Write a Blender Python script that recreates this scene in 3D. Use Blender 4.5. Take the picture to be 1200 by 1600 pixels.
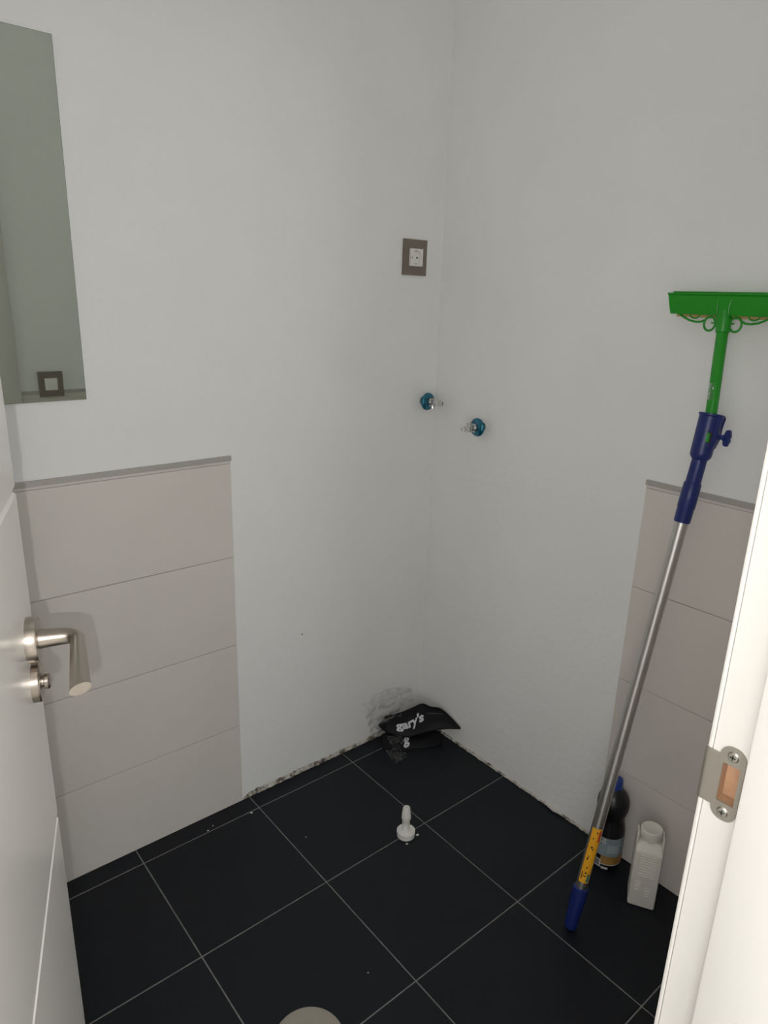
import bpy, bmesh, math, random
from mathutils import Vector, Matrix, noise

# ------------------------------------------------------------------ clear
for o in list(bpy.data.objects):
    bpy.data.objects.remove(o, do_unlink=True)
S = bpy.context.scene
COL = S.collection

# ------------------------------------------------------------------ camera
cam_d = bpy.data.cameras.new('camera')
cam = bpy.data.objects.new('camera', cam_d)
COL.objects.link(cam)
cam_d.sensor_fit = 'HORIZONTAL'
cam_d.sensor_width = 36.0
cam_d.lens = 1083.11 / 1200 * 36.0
cam_d.clip_start = 0.01
cam.matrix_world = Matrix(((0.77121611, 0.16502768, -0.6148102, -1.46456),
                           (-0.63586554, 0.24524525, -0.731799, -1.521596),
                           (0.03001219, 0.9553118, 0.2940725, 1.394704),
                           (0, 0, 0, 1)))
S.camera = cam

# ------------------------------------------------------------------ world, lights, exposure
w = bpy.data.worlds.new('world')
S.world = w
w.use_nodes = True
w.node_tree.nodes['Background'].inputs[0].default_value = (0.80, 0.90, 1.0, 1)
w.node_tree.nodes['Background'].inputs[1].default_value = 0.6

def area(name, loc, direction, sx, sy, watts, col):
    d = bpy.data.lights.new(name, 'AREA')
    d.shape = 'RECTANGLE'; d.size = sx; d.size_y = sy; d.energy = watts; d.color = col
    o = bpy.data.objects.new(name, d); COL.objects.link(o)
    o.location = loc
    o.rotation_euler = Vector(direction).to_track_quat('-Z', 'Y').to_euler()
    return o
# unseen hall window, assumed and placed left to brighten jamb and right wall
area('assumed_window_light', (-3.52, -2.85, 1.30), (1, 0, 0), 2.2, 1.9, 38, (1.0, 0.985, 0.97))
# weak unseen fill added under the little room's ceiling, lifts upper walls and mirror
area('added_ceiling_fill', (-0.85, -0.70, 2.47), (0, 0, -1), 0.6, 0.6, 0.40, (1.0, 0.985, 0.96))
# unseen lamp assumed under the hall ceiling behind the camera, a soft fill
pl = bpy.data.lights.new('added_hall_fill', 'POINT'); pl.energy = 25; pl.shadow_soft_size = 0.15; pl.color = (0.90, 0.95, 1.0)
po = bpy.data.objects.new('added_hall_fill', pl); COL.objects.link(po); po.location = (-1.95, -3.6, 2.25)
# the phone's own torch, just left of and below its lens (throws the thin shadow beside the door edge and the lever)
tl = bpy.data.lights.new('phone_torch', 'POINT'); tl.energy = 10.0; tl.shadow_soft_size = 0.002; tl.color = (1.0, 0.985, 0.96)
to_ = bpy.data.objects.new('phone_torch', tl); COL.objects.link(to_); to_.location = (-1.486, -1.525, 1.366)

S.view_settings.view_transform = 'Standard'
S.view_settings.look = 'None'
S.view_settings.gamma = 1.0
S.view_settings.use_curve_mapping = False
S.view_settings.exposure = 0.0
S.cycles.max_bounces = 16
S.cycles.diffuse_bounces = 12

# ------------------------------------------------------------------ materials
def lin(c):
    return tuple((v / 255 / 12.92) if v / 255 <= 0.04045 else ((v / 255 + 0.055) / 1.055) ** 2.4 for v in c) + (1.0,)

def mat(name, rgb, rough=0.6, metal=0.0, var=None, var_scale=8.0, bump=0.0, bump_scale=60.0, bump_dist=0.002,
        spec=None, alpha=1.0, stretch=None, coat=0.0):
    m = bpy.data.materials.new(name); m.use_nodes = True
    nt = m.node_tree; b = nt.nodes['Principled BSDF']
    c = lin(rgb)
    b.inputs['Base Color'].default_value = c
    b.inputs['Roughness'].default_value = rough
    b.inputs['Metallic'].default_value = metal
    b.inputs['Alpha'].default_value = alpha
    if coat: b.inputs['Coat Weight'].default_value = coat
    if spec is not None: b.inputs['Specular IOR Level'].default_value = spec
    tc = nt.nodes.new('ShaderNodeTexCoord')
    src = tc.outputs['Object']
    if stretch:
        mp = nt.nodes.new('ShaderNodeMapping'); mp.inputs['Scale'].default_value = stretch
        nt.links.new(src, mp.inputs['Vector']); src = mp.outputs['Vector']
    if var:
        n = nt.nodes.new('ShaderNodeTexNoise'); n.inputs['Scale'].default_value = var_scale; n.inputs['Detail'].default_value = 5
        nt.links.new(src, n.inputs['Vector'])
        r = nt.nodes.new('ShaderNodeValToRGB')
        r.color_ramp.elements[0].position = 0.3; r.color_ramp.elements[0].color = c
        r.color_ramp.elements[1].position = 0.7; r.color_ramp.elements[1].color = lin(var)
        nt.links.new(n.outputs['Fac'], r.inputs['Fac']); nt.links.new(r.outputs['Color'], b.inputs['Base Color'])
    if bump:
        n = nt.nodes.new('ShaderNodeTexNoise'); n.inputs['Scale'].default_value = bump_scale; n.inputs['Detail'].default_value = 6
        nt.links.new(src, n.inputs['Vector'])
        bp = nt.nodes.new('ShaderNodeBump'); bp.inputs['Strength'].default_value = bump; bp.inputs['Distance'].default_value = bump_dist
        nt.links.new(n.outputs['Fac'], bp.inputs['Height']); nt.links.new(bp.outputs['Normal'], b.inputs['Normal'])
    return m

M = {}
M['plaster'] = mat('plaster', (236, 236, 235), 0.9, var=(240, 240, 239), var_scale=3, bump=0.35, bump_scale=55, bump_dist=0.004, spec=0.2)
M['ceiling'] = mat('ceiling_paint', (239, 239, 238), 0.9, spec=0.2)
M['wall_tile'] = mat('wall_tile', (217, 211, 205), 0.45, var=(221, 215, 209), var_scale=6, bump=0.05, bump_scale=200, spec=0.35)
M['tile_joint'] = mat('tile_joint', (128, 120, 110), 0.9)
M['trim_metal'] = mat('trim_metal', (186, 182, 177), 0.5, 0.2, var=(176, 172, 167), var_scale=120, stretch=(1, 1, 6))
M['floor_tile'] = mat('floor_tile', (13, 18, 25), 0.45, var=(17, 22, 29), var_scale=25, bump=0.12, bump_scale=300, bump_dist=0.0006, spec=0.3)
M['floor_grout'] = mat('floor_grout', (138, 138, 136), 0.9, var=(112, 112, 111), var_scale=40)
M['hall_floor'] = mat('hall_floor', (226, 222, 214), 0.4)
M['door_white'] = mat('door_white', (230, 228, 225), 0.22, spec=0.4)
M['frame_white'] = mat('frame_white', (206, 203, 198), 0.4, spec=0.4)
M['nickel'] = mat('nickel', (178, 168, 158), 0.30, 1.0, bump=0.05, bump_scale=400, bump_dist=0.0005)
M['nickel_bright'] = mat('nickel_bright', (205, 200, 192), 0.22, 1.0)
M['steel_strike'] = mat('steel_strike', (172, 166, 156), 0.45, 0.85)
M['wood_raw'] = mat('wood_raw', (176, 140, 110), 0.8, var=(150, 114, 86), var_scale=60, stretch=(6, 1, 1))
M['dark'] = mat('dark_slot', (48, 44, 40), 0.7)
M['mirror'] = mat('mirror_silver', (226, 234, 224), 0.015, 1.0)
M['mirror_edge'] = mat('mirror_edge', (88, 98, 92), 0.2)
M['taupe'] = mat('socket_taupe', (128, 117, 108), 0.42, 0.35)
M['white_plastic'] = mat('white_plastic', (236, 235, 230), 0.45)
M['chrome'] = mat('chrome', (215, 214, 212), 0.12, 1.0)
M['blue_film'] = mat('blue_film', (14, 92, 118), 0.15, 0.5, var=(22, 118, 145), var_scale=90, bump=0.2, bump_scale=150, coat=0.6)
M['green'] = mat('green_plastic', (32, 148, 32), 0.35, bump=0.03, bump_scale=80)
M['blue'] = mat('blue_plastic', (25, 41, 108), 0.38)
M['alu'] = mat('aluminium_tube', (208, 206, 202), 0.38, 1.0, bump=0.08, bump_scale=250, bump_dist=0.0006, stretch=(1, 1, .08))
M['sponge'] = mat('sponge', (205, 170, 118), 0.95, bump=0.7, bump_scale=220)
M['sticker_yellow'] = mat('sticker_yellow', (240, 172, 34), 0.5)
M['ink'] = mat('ink', (40, 34, 28), 0.6)
M['red'] = mat('sticker_red', (208, 70, 40), 0.5)
M['teal_ink'] = mat('sticker_teal', (50, 120, 110), 0.5)
M['black_bottle'] = mat('black_bottle', (20, 20, 24), 0.32)
M['cap_blue'] = mat('cap_blue', (28, 58, 140), 0.4)
M['label_blue'] = mat('label_blue', (128, 145, 152), 0.5, var=(144, 158, 163), var_scale=40)
M['label_gold'] = mat('label_gold', (172, 132, 72), 0.5, var=(154, 112, 54), var_scale=50)
M['label_white'] = mat('label_white', (206, 206, 204), 0.5)
M['label_grey'] = mat('label_grey', (120, 124, 128), 0.5)
M['canister'] = mat('canister_white', (226, 223, 215), 0.5)
M['bag_black'] = mat('bag_black', (9, 9, 14), 0.5, spec=0.22, bump=0.3, bump_scale=60, bump_dist=0.003)
M['bag_ink'] = mat('bag_ink', (205, 206, 214), 0.5)
M['stainless'] = mat('stainless', (176, 172, 160), 0.42, 0.8, bump=0.06, bump_scale=300, stretch=(.1, 1, 1))
M['crumb'] = mat('plaster_crumb', (214, 212, 206), 0.9)

def film_mat():
    m = bpy.data.materials.new('clear_film'); m.use_nodes = True
    nt = m.node_tree; nt.nodes.remove(nt.nodes['Principled BSDF']); out = nt.nodes['Material Output']
    g = nt.nodes.new('ShaderNodeBsdfGlossy'); g.inputs['Color'].default_value = (0.95, 0.95, 0.95, 1); g.inputs['Roughness'].default_value = 0.2
    t = nt.nodes.new('ShaderNodeBsdfTransparent'); t.inputs[0].default_value = (0.97, 0.97, 0.97, 1)
    lw = nt.nodes.new('ShaderNodeLayerWeight'); lw.inputs['Blend'].default_value = 0.35
    pw = nt.nodes.new('ShaderNodeMath'); pw.operation = 'POWER'; pw.inputs[1].default_value = 1.6
    nt.links.new(lw.outputs['Facing'], pw.inputs[0])
    fr = nt.nodes.new('ShaderNodeMath'); fr.operation = 'MULTIPLY_ADD'; fr.inputs[1].default_value = 0.75; fr.inputs[2].default_value = 0.06
    nt.links.new(pw.outputs[0], fr.inputs[0])
    mx = nt.nodes.new('ShaderNodeMixShader')
    nt.links.new(fr.outputs[0], mx.inputs[0]); nt.links.new(t.outputs[0], mx.inputs[1]); nt.links.new(g.outputs[0], mx.inputs[2])
    nt.links.new(mx.outputs[0], out.inputs['Surface'])
    return m
M['film'] = film_mat()

def rubble_mat():
    m = bpy.data.materials.new('broken_plaster'); m.use_nodes = True
    nt = m.node_tree; b = nt.nodes['Principled BSDF']; b.inputs['Roughness'].default_value = 0.95
    tc = nt.nodes.new('ShaderNodeTexCoord')
    n = nt.nodes.new('ShaderNodeTexNoise'); n.inputs['Scale'].default_value = 38; n.inputs['Detail'].default_value = 7; n.inputs['Roughness'].default_value = 0.7
    nt.links.new(tc.outputs['Object'], n.inputs['Vector'])
    r = nt.nodes.new('ShaderNodeValToRGB'); cr = r.color_ramp
    cr.elements[0].position = 0.36; cr.elements[0].color = lin((58, 52, 46))
    cr.elements[1].position = 0.66; cr.elements[1].color = lin((226, 222, 216))
    e = cr.elements.new(0.44); e.color = lin((140, 130, 120))
    e = cr.elements.new(0.50); e.color = lin((196, 190, 182))
    nt.links.new(n.outputs['Fac'], r.inputs['Fac']); nt.links.new(r.outputs['Color'], b.inputs['Base Color'])
    bp = nt.nodes.new('ShaderNodeBump'); bp.inputs['Strength'].default_value = 0.8; bp.inputs['Distance'].default_value = 0.004
    nt.links.new(n.outputs['Fac'], bp.inputs['Height']); nt.links.new(bp.outputs['Normal'], b.inputs['Normal'])
    return m
M['rubble'] = rubble_mat()

# ------------------------------------------------------------------ object helpers
def link(name, me, m=None, parent=None, smooth=False):
    o = bpy.data.objects.new(name, me); COL.objects.link(o)
    if m is not None and not me.materials: me.materials.append(M[m])
    if parent: o.parent = parent
    if smooth: me.polygons.foreach_set('use_smooth', [True] * len(me.polygons))
    return o

def from_bm(name, bm, m, parent=None, smooth=False, sharp=None, mtx=None):
    bmesh.ops.recalc_face_normals(bm, faces=bm.faces[:])
    if mtx is not None: bm.transform(mtx)
    me = bpy.data.meshes.new(name); bm.to_mesh(me); bm.free()
    o = link(name, me, m, parent, smooth or sharp is not None)
    if sharp is not None: me.set_sharp_from_angle(angle=math.radians(sharp))
    return o

def add_box(bm, lo, hi, bevel=0.0, seg=1):
    r = bmesh.ops.create_cube(bm, size=1.0)
    vs = r['verts']
    for v in vs:
        v.co = Vector([lo[i] + (v.co[i] + 0.5) * (hi[i] - lo[i]) for i in range(3)])
    if bevel > 0:
        es = list({e for v in vs for e in v.link_edges})
        bmesh.ops.bevel(bm, geom=es, offset=bevel, segments=seg, affect='EDGES', profile=0.5)

def box(name, lo, hi, m, parent=None, bevel=0.0, seg=1, sharp=None, mtx=None):
    bm = bmesh.new(); add_box(bm, lo, hi, bevel, seg)
    return from_bm(name, bm, m, parent, sharp=sharp, mtx=mtx)

def boxes(name, lst, m, parent=None, bevel=0.0, mtx=None):
    bm = bmesh.new()
    for lo, hi in lst: add_box(bm, lo, hi, bevel)
    return from_bm(name, bm, m, parent, mtx=mtx)

def frame_from(axis):
    z = Vector(axis).normalized()
    x = Vector((0, 0, 1)).cross(z)
    if x.length < 1e-4: x = Vector((1, 0, 0))
    x.normalize(); y = z.cross(x)
    return x, y, z

def add_lathe(bm, prof, origin=(0, 0, 0), axis=(0, 0, 1), seg=32, cap=True, sx=1.0, sy=1.0):
    """prof: list of (radius, height) along axis."""
    x, y, z = frame_from(axis); o = Vector(origin)
    rings = []
    for r, h in prof:
        rings.append([bm.verts.new(o + z * h + x * (r * sx * math.cos(2 * math.pi * i / seg)) + y * (r * sy * math.sin(2 * math.pi * i / seg))) for i in range(seg)])
    for a, b in zip(rings, rings[1:]):
        for i in range(seg):
            j = (i + 1) % seg
            bm.faces.new((a[i], a[j], b[j], b[i]))
    if cap:
        bm.faces.new(rings[0][::-1]); bm.faces.new(rings[-1])

def lathe(name, prof, m, parent=None, origin=(0, 0, 0), axis=(0, 0, 1), seg=32, sharp=35, mtx=None, sx=1.0, sy=1.0):
    bm = bmesh.new(); add_lathe(bm, prof, origin, axis, seg, True, sx, sy)
    return from_bm(name, bm, m, parent, sharp=sharp, mtx=mtx)

def add_tube(bm, pts, radii, seg=12, sec=None):
    """tube along pts; radii scalar or list; sec optional list of (a,b) ellipse half axes with up-vector Z"""
    pts = [Vector(p) for p in pts]; n = len(pts)
    if not isinstance(radii, (list, tuple)): radii = [radii] * n
    rings = []; up = None
    for i, p in enumerate(pts):
        t = (pts[min(i + 1, n - 1)] - pts[max(i - 1, 0)]).normalized()
        if up is None:
            up = Vector((0, 0, 1)) if abs(t.z) < 0.9 else Vector((1, 0, 0))
        up = (up - t * up.dot(t)).normalized(); sd = t.cross(up)
        a, b = (sec[i] if sec else (radii[i], radii[i]))
        rings.append([bm.verts.new(p + sd * (a * math.cos(2 * math.pi * k / seg)) + up * (b * math.sin(2 * math.pi * k / seg))) for k in range(seg)])
    for A, B in zip(rings, rings[1:]):
        for k in range(seg):
            j = (k + 1) % seg
            bm.faces.new((A[k], A[j], B[j], B[k]))
    bm.faces.new(rings[0][::-1]); bm.faces.new(rings[-1])
    return rings

def tube(name, pts, radii, m, parent=None, seg=16, sharp=40, mtx=None, sec=None):
    bm = bmesh.new(); add_tube(bm, pts, radii, seg, sec)
    return from_bm(name, bm, m, parent, sharp=sharp, mtx=mtx)

def thing(name, label, cat, loc=(0, 0, 0), group=None):
    o = bpy.data.objects.new(name, None); COL.objects.link(o)
    o.empty_display_size = 0.05
    o.location = loc; o['label'] = label; o['category'] = cat
    if group: o['group'] = group
    return o

def rel(o, child):
    """keep the world-space coordinates a child's mesh was written in"""
    child.matrix_parent_inverse = Matrix.Translation(-Vector(o.location))
    return child

def struct(o, label):
    o['kind'] = 'structure'; o['label'] = label
    return o

# ------------------------------------------------------------------ room shell
XL = -1.86          # wall behind the open door
YF = -1.335         # room face of the door wall
YH = -1.455         # hall face of the door wall
HC = 2.50
JX = -0.935         # strike-side jamb face
HX = -1.560         # hinge-side jamb face
DH = 2.06           # door opening height

# floor: grout bed with single tiles
floor = struct(box('floor', (XL, YF - 0.0, -0.06), (0.0, 0.0, -0.0007), 'floor_grout'), 'grey grout bed under the black square floor tiles')
TS = 0.33338; G = 0.0028
xs = [0.0]; x = -0.3307
while x > XL: xs.append(x); x -= TS
xs.append(XL)
ys = [0.0]; y = -0.0575
while y > YF: ys.append(y); y -= TS
ys.append(YF)
tile_cache = {}
rnd = random.Random(3)
for i in range(len(xs) - 1):
    for j in range(len(ys) - 1):
        x1, x0, y1, y0 = xs[i], xs[i + 1], ys[j], ys[j + 1]
        a = x0 + (G / 2 if x0 > XL else 0.001); b = x1 - (G / 2 if x1 < 0 else 0.001)
        c = y0 + (G / 2 if y0 > YF else 0.001); d = y1 - (G / 2 if y1 < 0 else 0.001)
        key = (round(b - a, 4), round(d - c, 4))
        if key not in tile_cache:
            bm = bmesh.new(); add_box(bm, (-key[0] / 2, -key[1] / 2, -0.007), (key[0] / 2, key[1] / 2, 0.0), 0.0006)
            bmesh.ops.recalc_face_normals(bm, faces=bm.faces[:])
            me = bpy.data.meshes.new('floor_tile'); bm.to_mesh(me); bm.free(); me.materials.append(M['floor_tile']); tile_cache[key] = me
        o = link('floor_tile', tile_cache[key], None, floor)
        o.location = ((a + b) / 2, (c + d) / 2, 0.0)
        o.rotation_euler = (rnd.uniform(-.0006, .0006), rnd.uniform(-.0006, .0006), 0)

wall_back = struct(box('wall_back', (XL - 0.1, 0.0, -0.06), (0.1, 0.1, HC), 'plaster'), 'white plastered wall facing the doorway with mirror and power socket')
wall_right = struct(box('wall_right', (0.0, YH, -0.06), (0.1, 0.0, HC), 'plaster'), 'white plastered wall that the window squeegee leans on')
wall_left = struct(box('wall_left', (XL - 0.1, YH, -0.06), (XL, 0.0, HC), 'plaster'), 'white wall hidden behind the open door')
FR = 0.03  # frame thickness
wall_front = struct(boxes('wall_front', [((JX + FR, YH, -0.06), (0.0, YF, HC)), ((XL, YH, -0.06), (HX - FR, YF, HC)),
                                         ((HX - FR, YH, DH + FR), (JX + FR, YF, HC))], 'plaster'), 'white wall around the doorway with the light switch')
ceiling = struct(box('ceiling', (XL - 0.1, YH, HC), (0.1, 0.1, HC + 0.1), 'ceiling'), 'flat white ceiling of the small room')

# hall behind the camera (with the opening for the assumed window)
HXL, HXR, HYB = -3.6, 0.9, -4.2
WX0, WX1, WZ0, WZ1 = -3.1, -0.8, 0.35, 2.25
struct(box('floor_hall', (HXL, HYB, -0.06), (HXR, YH, 0.0), 'hall_floor'), 'hall floor outside the doorway')
struct(box('floor_threshold', (HX - FR, YH, -0.06), (JX + FR, YF, -0.001), 'hall_floor'), 'threshold strip in the doorway')
struct(box('ceiling_hall', (HXL, HYB, HC), (HXR, YH, HC + 0.1), 'ceiling'), 'hall ceiling outside the doorway')
struct(boxes('wall_hall_left', [((HXL - 0.1, HYB, -0.06), (HXL, -3.95, HC)), ((HXL - 0.1, -1.75, -0.06), (HXL, YH, HC)), ((HXL - 0.1, -3.95, -0.06), (HXL, -1.75, WZ0)), ((HXL - 0.1, -3.95, WZ1), (HXL, -1.75, HC))], 'plaster'), 'hall end wall to the left of the camera')
struct(box('wall_hall_right', (HXR, HYB, -0.06), (HXR + 0.1, YH, HC), 'plaster'), 'hall end wall to the right of the camera')
struct(box('wall_hall_back', (HXL, HYB - 0.1, -0.06), (HXR, HYB, HC), 'plaster'), 'hall wall behind the camera')
struct(boxes('wall_hall_front', [((HXL, YH - 0.0, -0.06), (XL - 0.1, YH + 0.1, HC)), ((0.1, YH, -0.06), (HXR, YH + 0.1, HC))], 'plaster'), 'hall wall continuing either side of the little room')

# ------------------------------------------------------------------ dado tiles and metal trims
TT = 0.004
def dado(wall, axis, stops, sign_plane, dz=0.0):
    """axis 'x': tiles on a wall y=plane facing -y (or +y); axis 'y': tiles on x=0 facing -x"""
    plane, face = sign_plane
    def bb(a0, a1, z0, z1, d0, d1):
        p, q = plane + face * d0, plane + face * d1
        lo_, hi_ = min(p, q), max(p, q)
        if axis == 'x': return (a0, lo_, z0), (a1, hi_, z1)
        return (lo_, a0, z0), (hi_, a1, z1)
    A, B = min(stops), max(stops)
    lo, hi = bb(A + 0.002, B - 0.002, 0.0005, 0.9935, 0.0, TT - 0.0022)
    box('joint_bed', lo, hi, 'tile_joint', wall)
    st = sorted(stops)
    for r in range(4):
        for a0, a1 in zip(st, st[1:]):
            lo, hi = bb(a0 + 0.0006, a1 - 0.0006, r * 0.25 + (0.0012 if r == 0 else 0.0007), r * 0.25 + (0.2493 if r < 3 else 0.2455), 0.0, TT)
            box('wall_tile', lo, hi, 'wall_tile', wall, bevel=0.0005)
    lo, hi = bb(A, B, 0.9965, 1.0030 + dz, 0.0, 0.0045)
    box('tile_edge_strip', lo, hi, 'wall_tile', wall, bevel=0.0004)
    lo, hi = bb(A - 0.001, B + 0.001, 1.0032 + dz, 1.0150 + dz, 0.0, 0.0075)
    box('dado_trim', lo, hi, 'trim_metal', wall, bevel=0.0008)['label'] = 'grey metal trim strip on top of the tiles'
dado(wall_back, 'x', (XL + .001, -1.4370, -0.6870), (0.0, -1))
dado(wall_right, 'y', (YF + .001, -0.7210), (0.0, -1))
CX1 = JX + 0.085
dado(wall_front, 'x', (CX1 + 0.002, -0.002), (YF, 1), 0.009)

# broken plaster where the skirting was removed
def rubble(name, axis, a0, a1, seed, hmin, hmax, parent, label, out=0.006):
    rr = random.Random(seed); n = int((a1 - a0) / 0.004); m = 7
    bm = bmesh.new(); grid = []
    for i in range(n + 1):
        a = a0 + (a1 - a0) * i / n
        e = min(1, (i + 1) / 6, (n - i + 1) / 6)
        h = hmin + (hmax - hmin) * (0.5 + 0.5 * noise.noise(Vector((a * 9, seed, 0)))) + 0.004 * noise.noise(Vector((a * 70, seed, 3)))
        h = max(0.003, h * e); row = []
        for j in range(m + 1):
            t = j / m
            d = out * (1 - t) ** 0.6 * (0.45 + 0.55 * noise.noise(Vector((a * 60, t * 3, seed)))) + 0.0022 * noise.noise(Vector((a * 200, t * 8, seed)))
            d = max(0.0004, d) if t < 1 else -0.0006
            z = 0.0003 + h * t
            row.append(bm.verts.new((a, -d, z) if axis == 'x' else (-d, a, z)))
        grid.append(row)
    for i in range(n):
        for j in range(m):
            bm.faces.new((grid[i][j], grid[i + 1][j], grid[i + 1][j + 1], grid[i][j + 1]))
    o = from_bm(name, bm, 'rubble', parent)
    o['label'] = label
    return o
rubble('broken_plaster_edge', 'x', -0.684, -0.001, 5, 0.006, 0.026, wall_back, 'crumbling plaster strip where the skirting was torn off')
rubble('broken_plaster_edge', 'y', -0.719, -0.001, 11, 0.004, 0.014, wall_right, 'crumbling plaster strip where the skirting was torn off', 0.005)
# white fillet left on the right wall and a nail hole on the back wall
tube('plaster_fillet', [(-0.003, -0.552, 0.008), (-0.005, -0.565, 0.009), (-0.006, -0.585, 0.008), (-0.005, -0.600, 0.009), (-0.003, -0.612, 0.007)],
     [0.002, 0.005, 0.006, 0.005, 0.002], 'crumb', wall_right, seg=8)
lathe('nail_hole', [(0.0022, 0), (0.0016, 0.0006)], 'dark', wall_back, (-0.4792, -0.0001, 0.4661), (0, -1, 0), 12)

# ------------------------------------------------------------------ door frame, strike plate
trim = bpy.data.objects.new('trim_1', None); COL.objects.link(trim); trim.location = (JX, YF, 0)
struct(trim, 'white lacquered door frame with a steel strike plate')
CF = 0.016  # casing thickness, room side
def fr(name, lo, hi, bevel=0.002, m='frame_white', seg=2, sharp=40):
    return rel(trim, box(name, lo, hi, m, trim, bevel=bevel, seg=seg, sharp=sharp))
SY = -1.3540  # start of the door stop
HZ0, HZ1 = 1.0045, 1.0425   # latch hole
# strike-side jamb, with a pocket left open for the latch
fr('jamb', (JX, YH, 0.0), (JX + FR - 0.0005, YF + CF - 0.0045, HZ0), 0.0)
fr('jamb', (JX, YH, HZ1), (JX + FR - 0.0005, YF + CF - 0.0045, DH), 0.0)
fr('jamb', (JX, YH, HZ0), (JX + FR - 0.0005, -1.3490, HZ1), 0.0)
fr('jamb', (JX, -1.3320, HZ0), (JX + FR - 0.0005, YF + CF - 0.0045, HZ1), 0.0)
fr('latch_pocket', (JX + 0.010, -1.3475, HZ0), (JX + FR - 0.001, -1.3335, HZ1), 0.0, 'wood_raw')
fr('pocket_lining', (JX + 0.0003, -1.3335, HZ0), (JX + 0.012, -1.3320, HZ1), 0.0, 'wood_raw')
fr('pocket_lining', (JX + 0.0003, -1.3490, HZ0), (JX + 0.012, -1.3475, HZ1), 0.0, 'wood_raw')
fr('pocket_lining', (JX + 0.0003, -1.3475, HZ0), (JX + 0.0105, -1.3335, HZ0 + 0.0012), 0.0, 'wood_raw')
fr('pocket_lining', (JX + 0.0003, -1.3475, HZ1 - 0.0012), (JX + 0.0105, -1.3335, HZ1), 0.0, 'wood_raw')
# rounded nose of the frame on the room side
fr('frame_nose', (JX, YF + CF - 0.0040, 0.0), (JX + 0.02, YF + CF + 0.0005, DH), 0.0018)
fr('door_stop', (JX - 0.012, YH + 0.030, 0.0), (JX, SY, DH), 0.0022)
fr('door_stop', (JX - 0.008, YH - 0.012, 0.0), (JX + 0.0005, YH + 0.0285, DH), 0.003)
fr('casing', (JX + 0.0125, YF, 0.0), (CX1, YF + CF, DH + 0.085), 0.003)
fr('casing', (JX + 0.004, YH - 0.016, 0.0), (JX + 0.085, YH, DH + 0.085), 0.003)
# hinge side and head
fr('jamb', (HX - FR + 0.0005, YH, 0.0), (HX, YF + 0.0, DH), 0.0)
fr('door_stop', (HX, YH + 0.01, 0.0), (HX + 0.012, SY - 0.012, DH), 0.002)
fr('casing', (HX - 0.085, YF, 0.0), (HX - 0.028, YF + CF, DH + 0.085), 0.003)
fr('casing', (HX - 0.085, YH - 0.016, 0.0), (HX - 0.004, YH, DH + 0.085), 0.003)
fr('head_jamb', (HX, YH, DH), (JX, YF + CF - 0.0045, DH + FR - 0.0005), 0.0)
fr('casing', (HX - 0.028, YF, DH + 0.004), (JX + 0.004, YF + CF, DH + 0.085), 0.003)
fr('casing', (HX - 0.004, YH - 0.016, DH + 0.004), (JX + 0.004, YH, DH + 0.085), 0.003)

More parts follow.
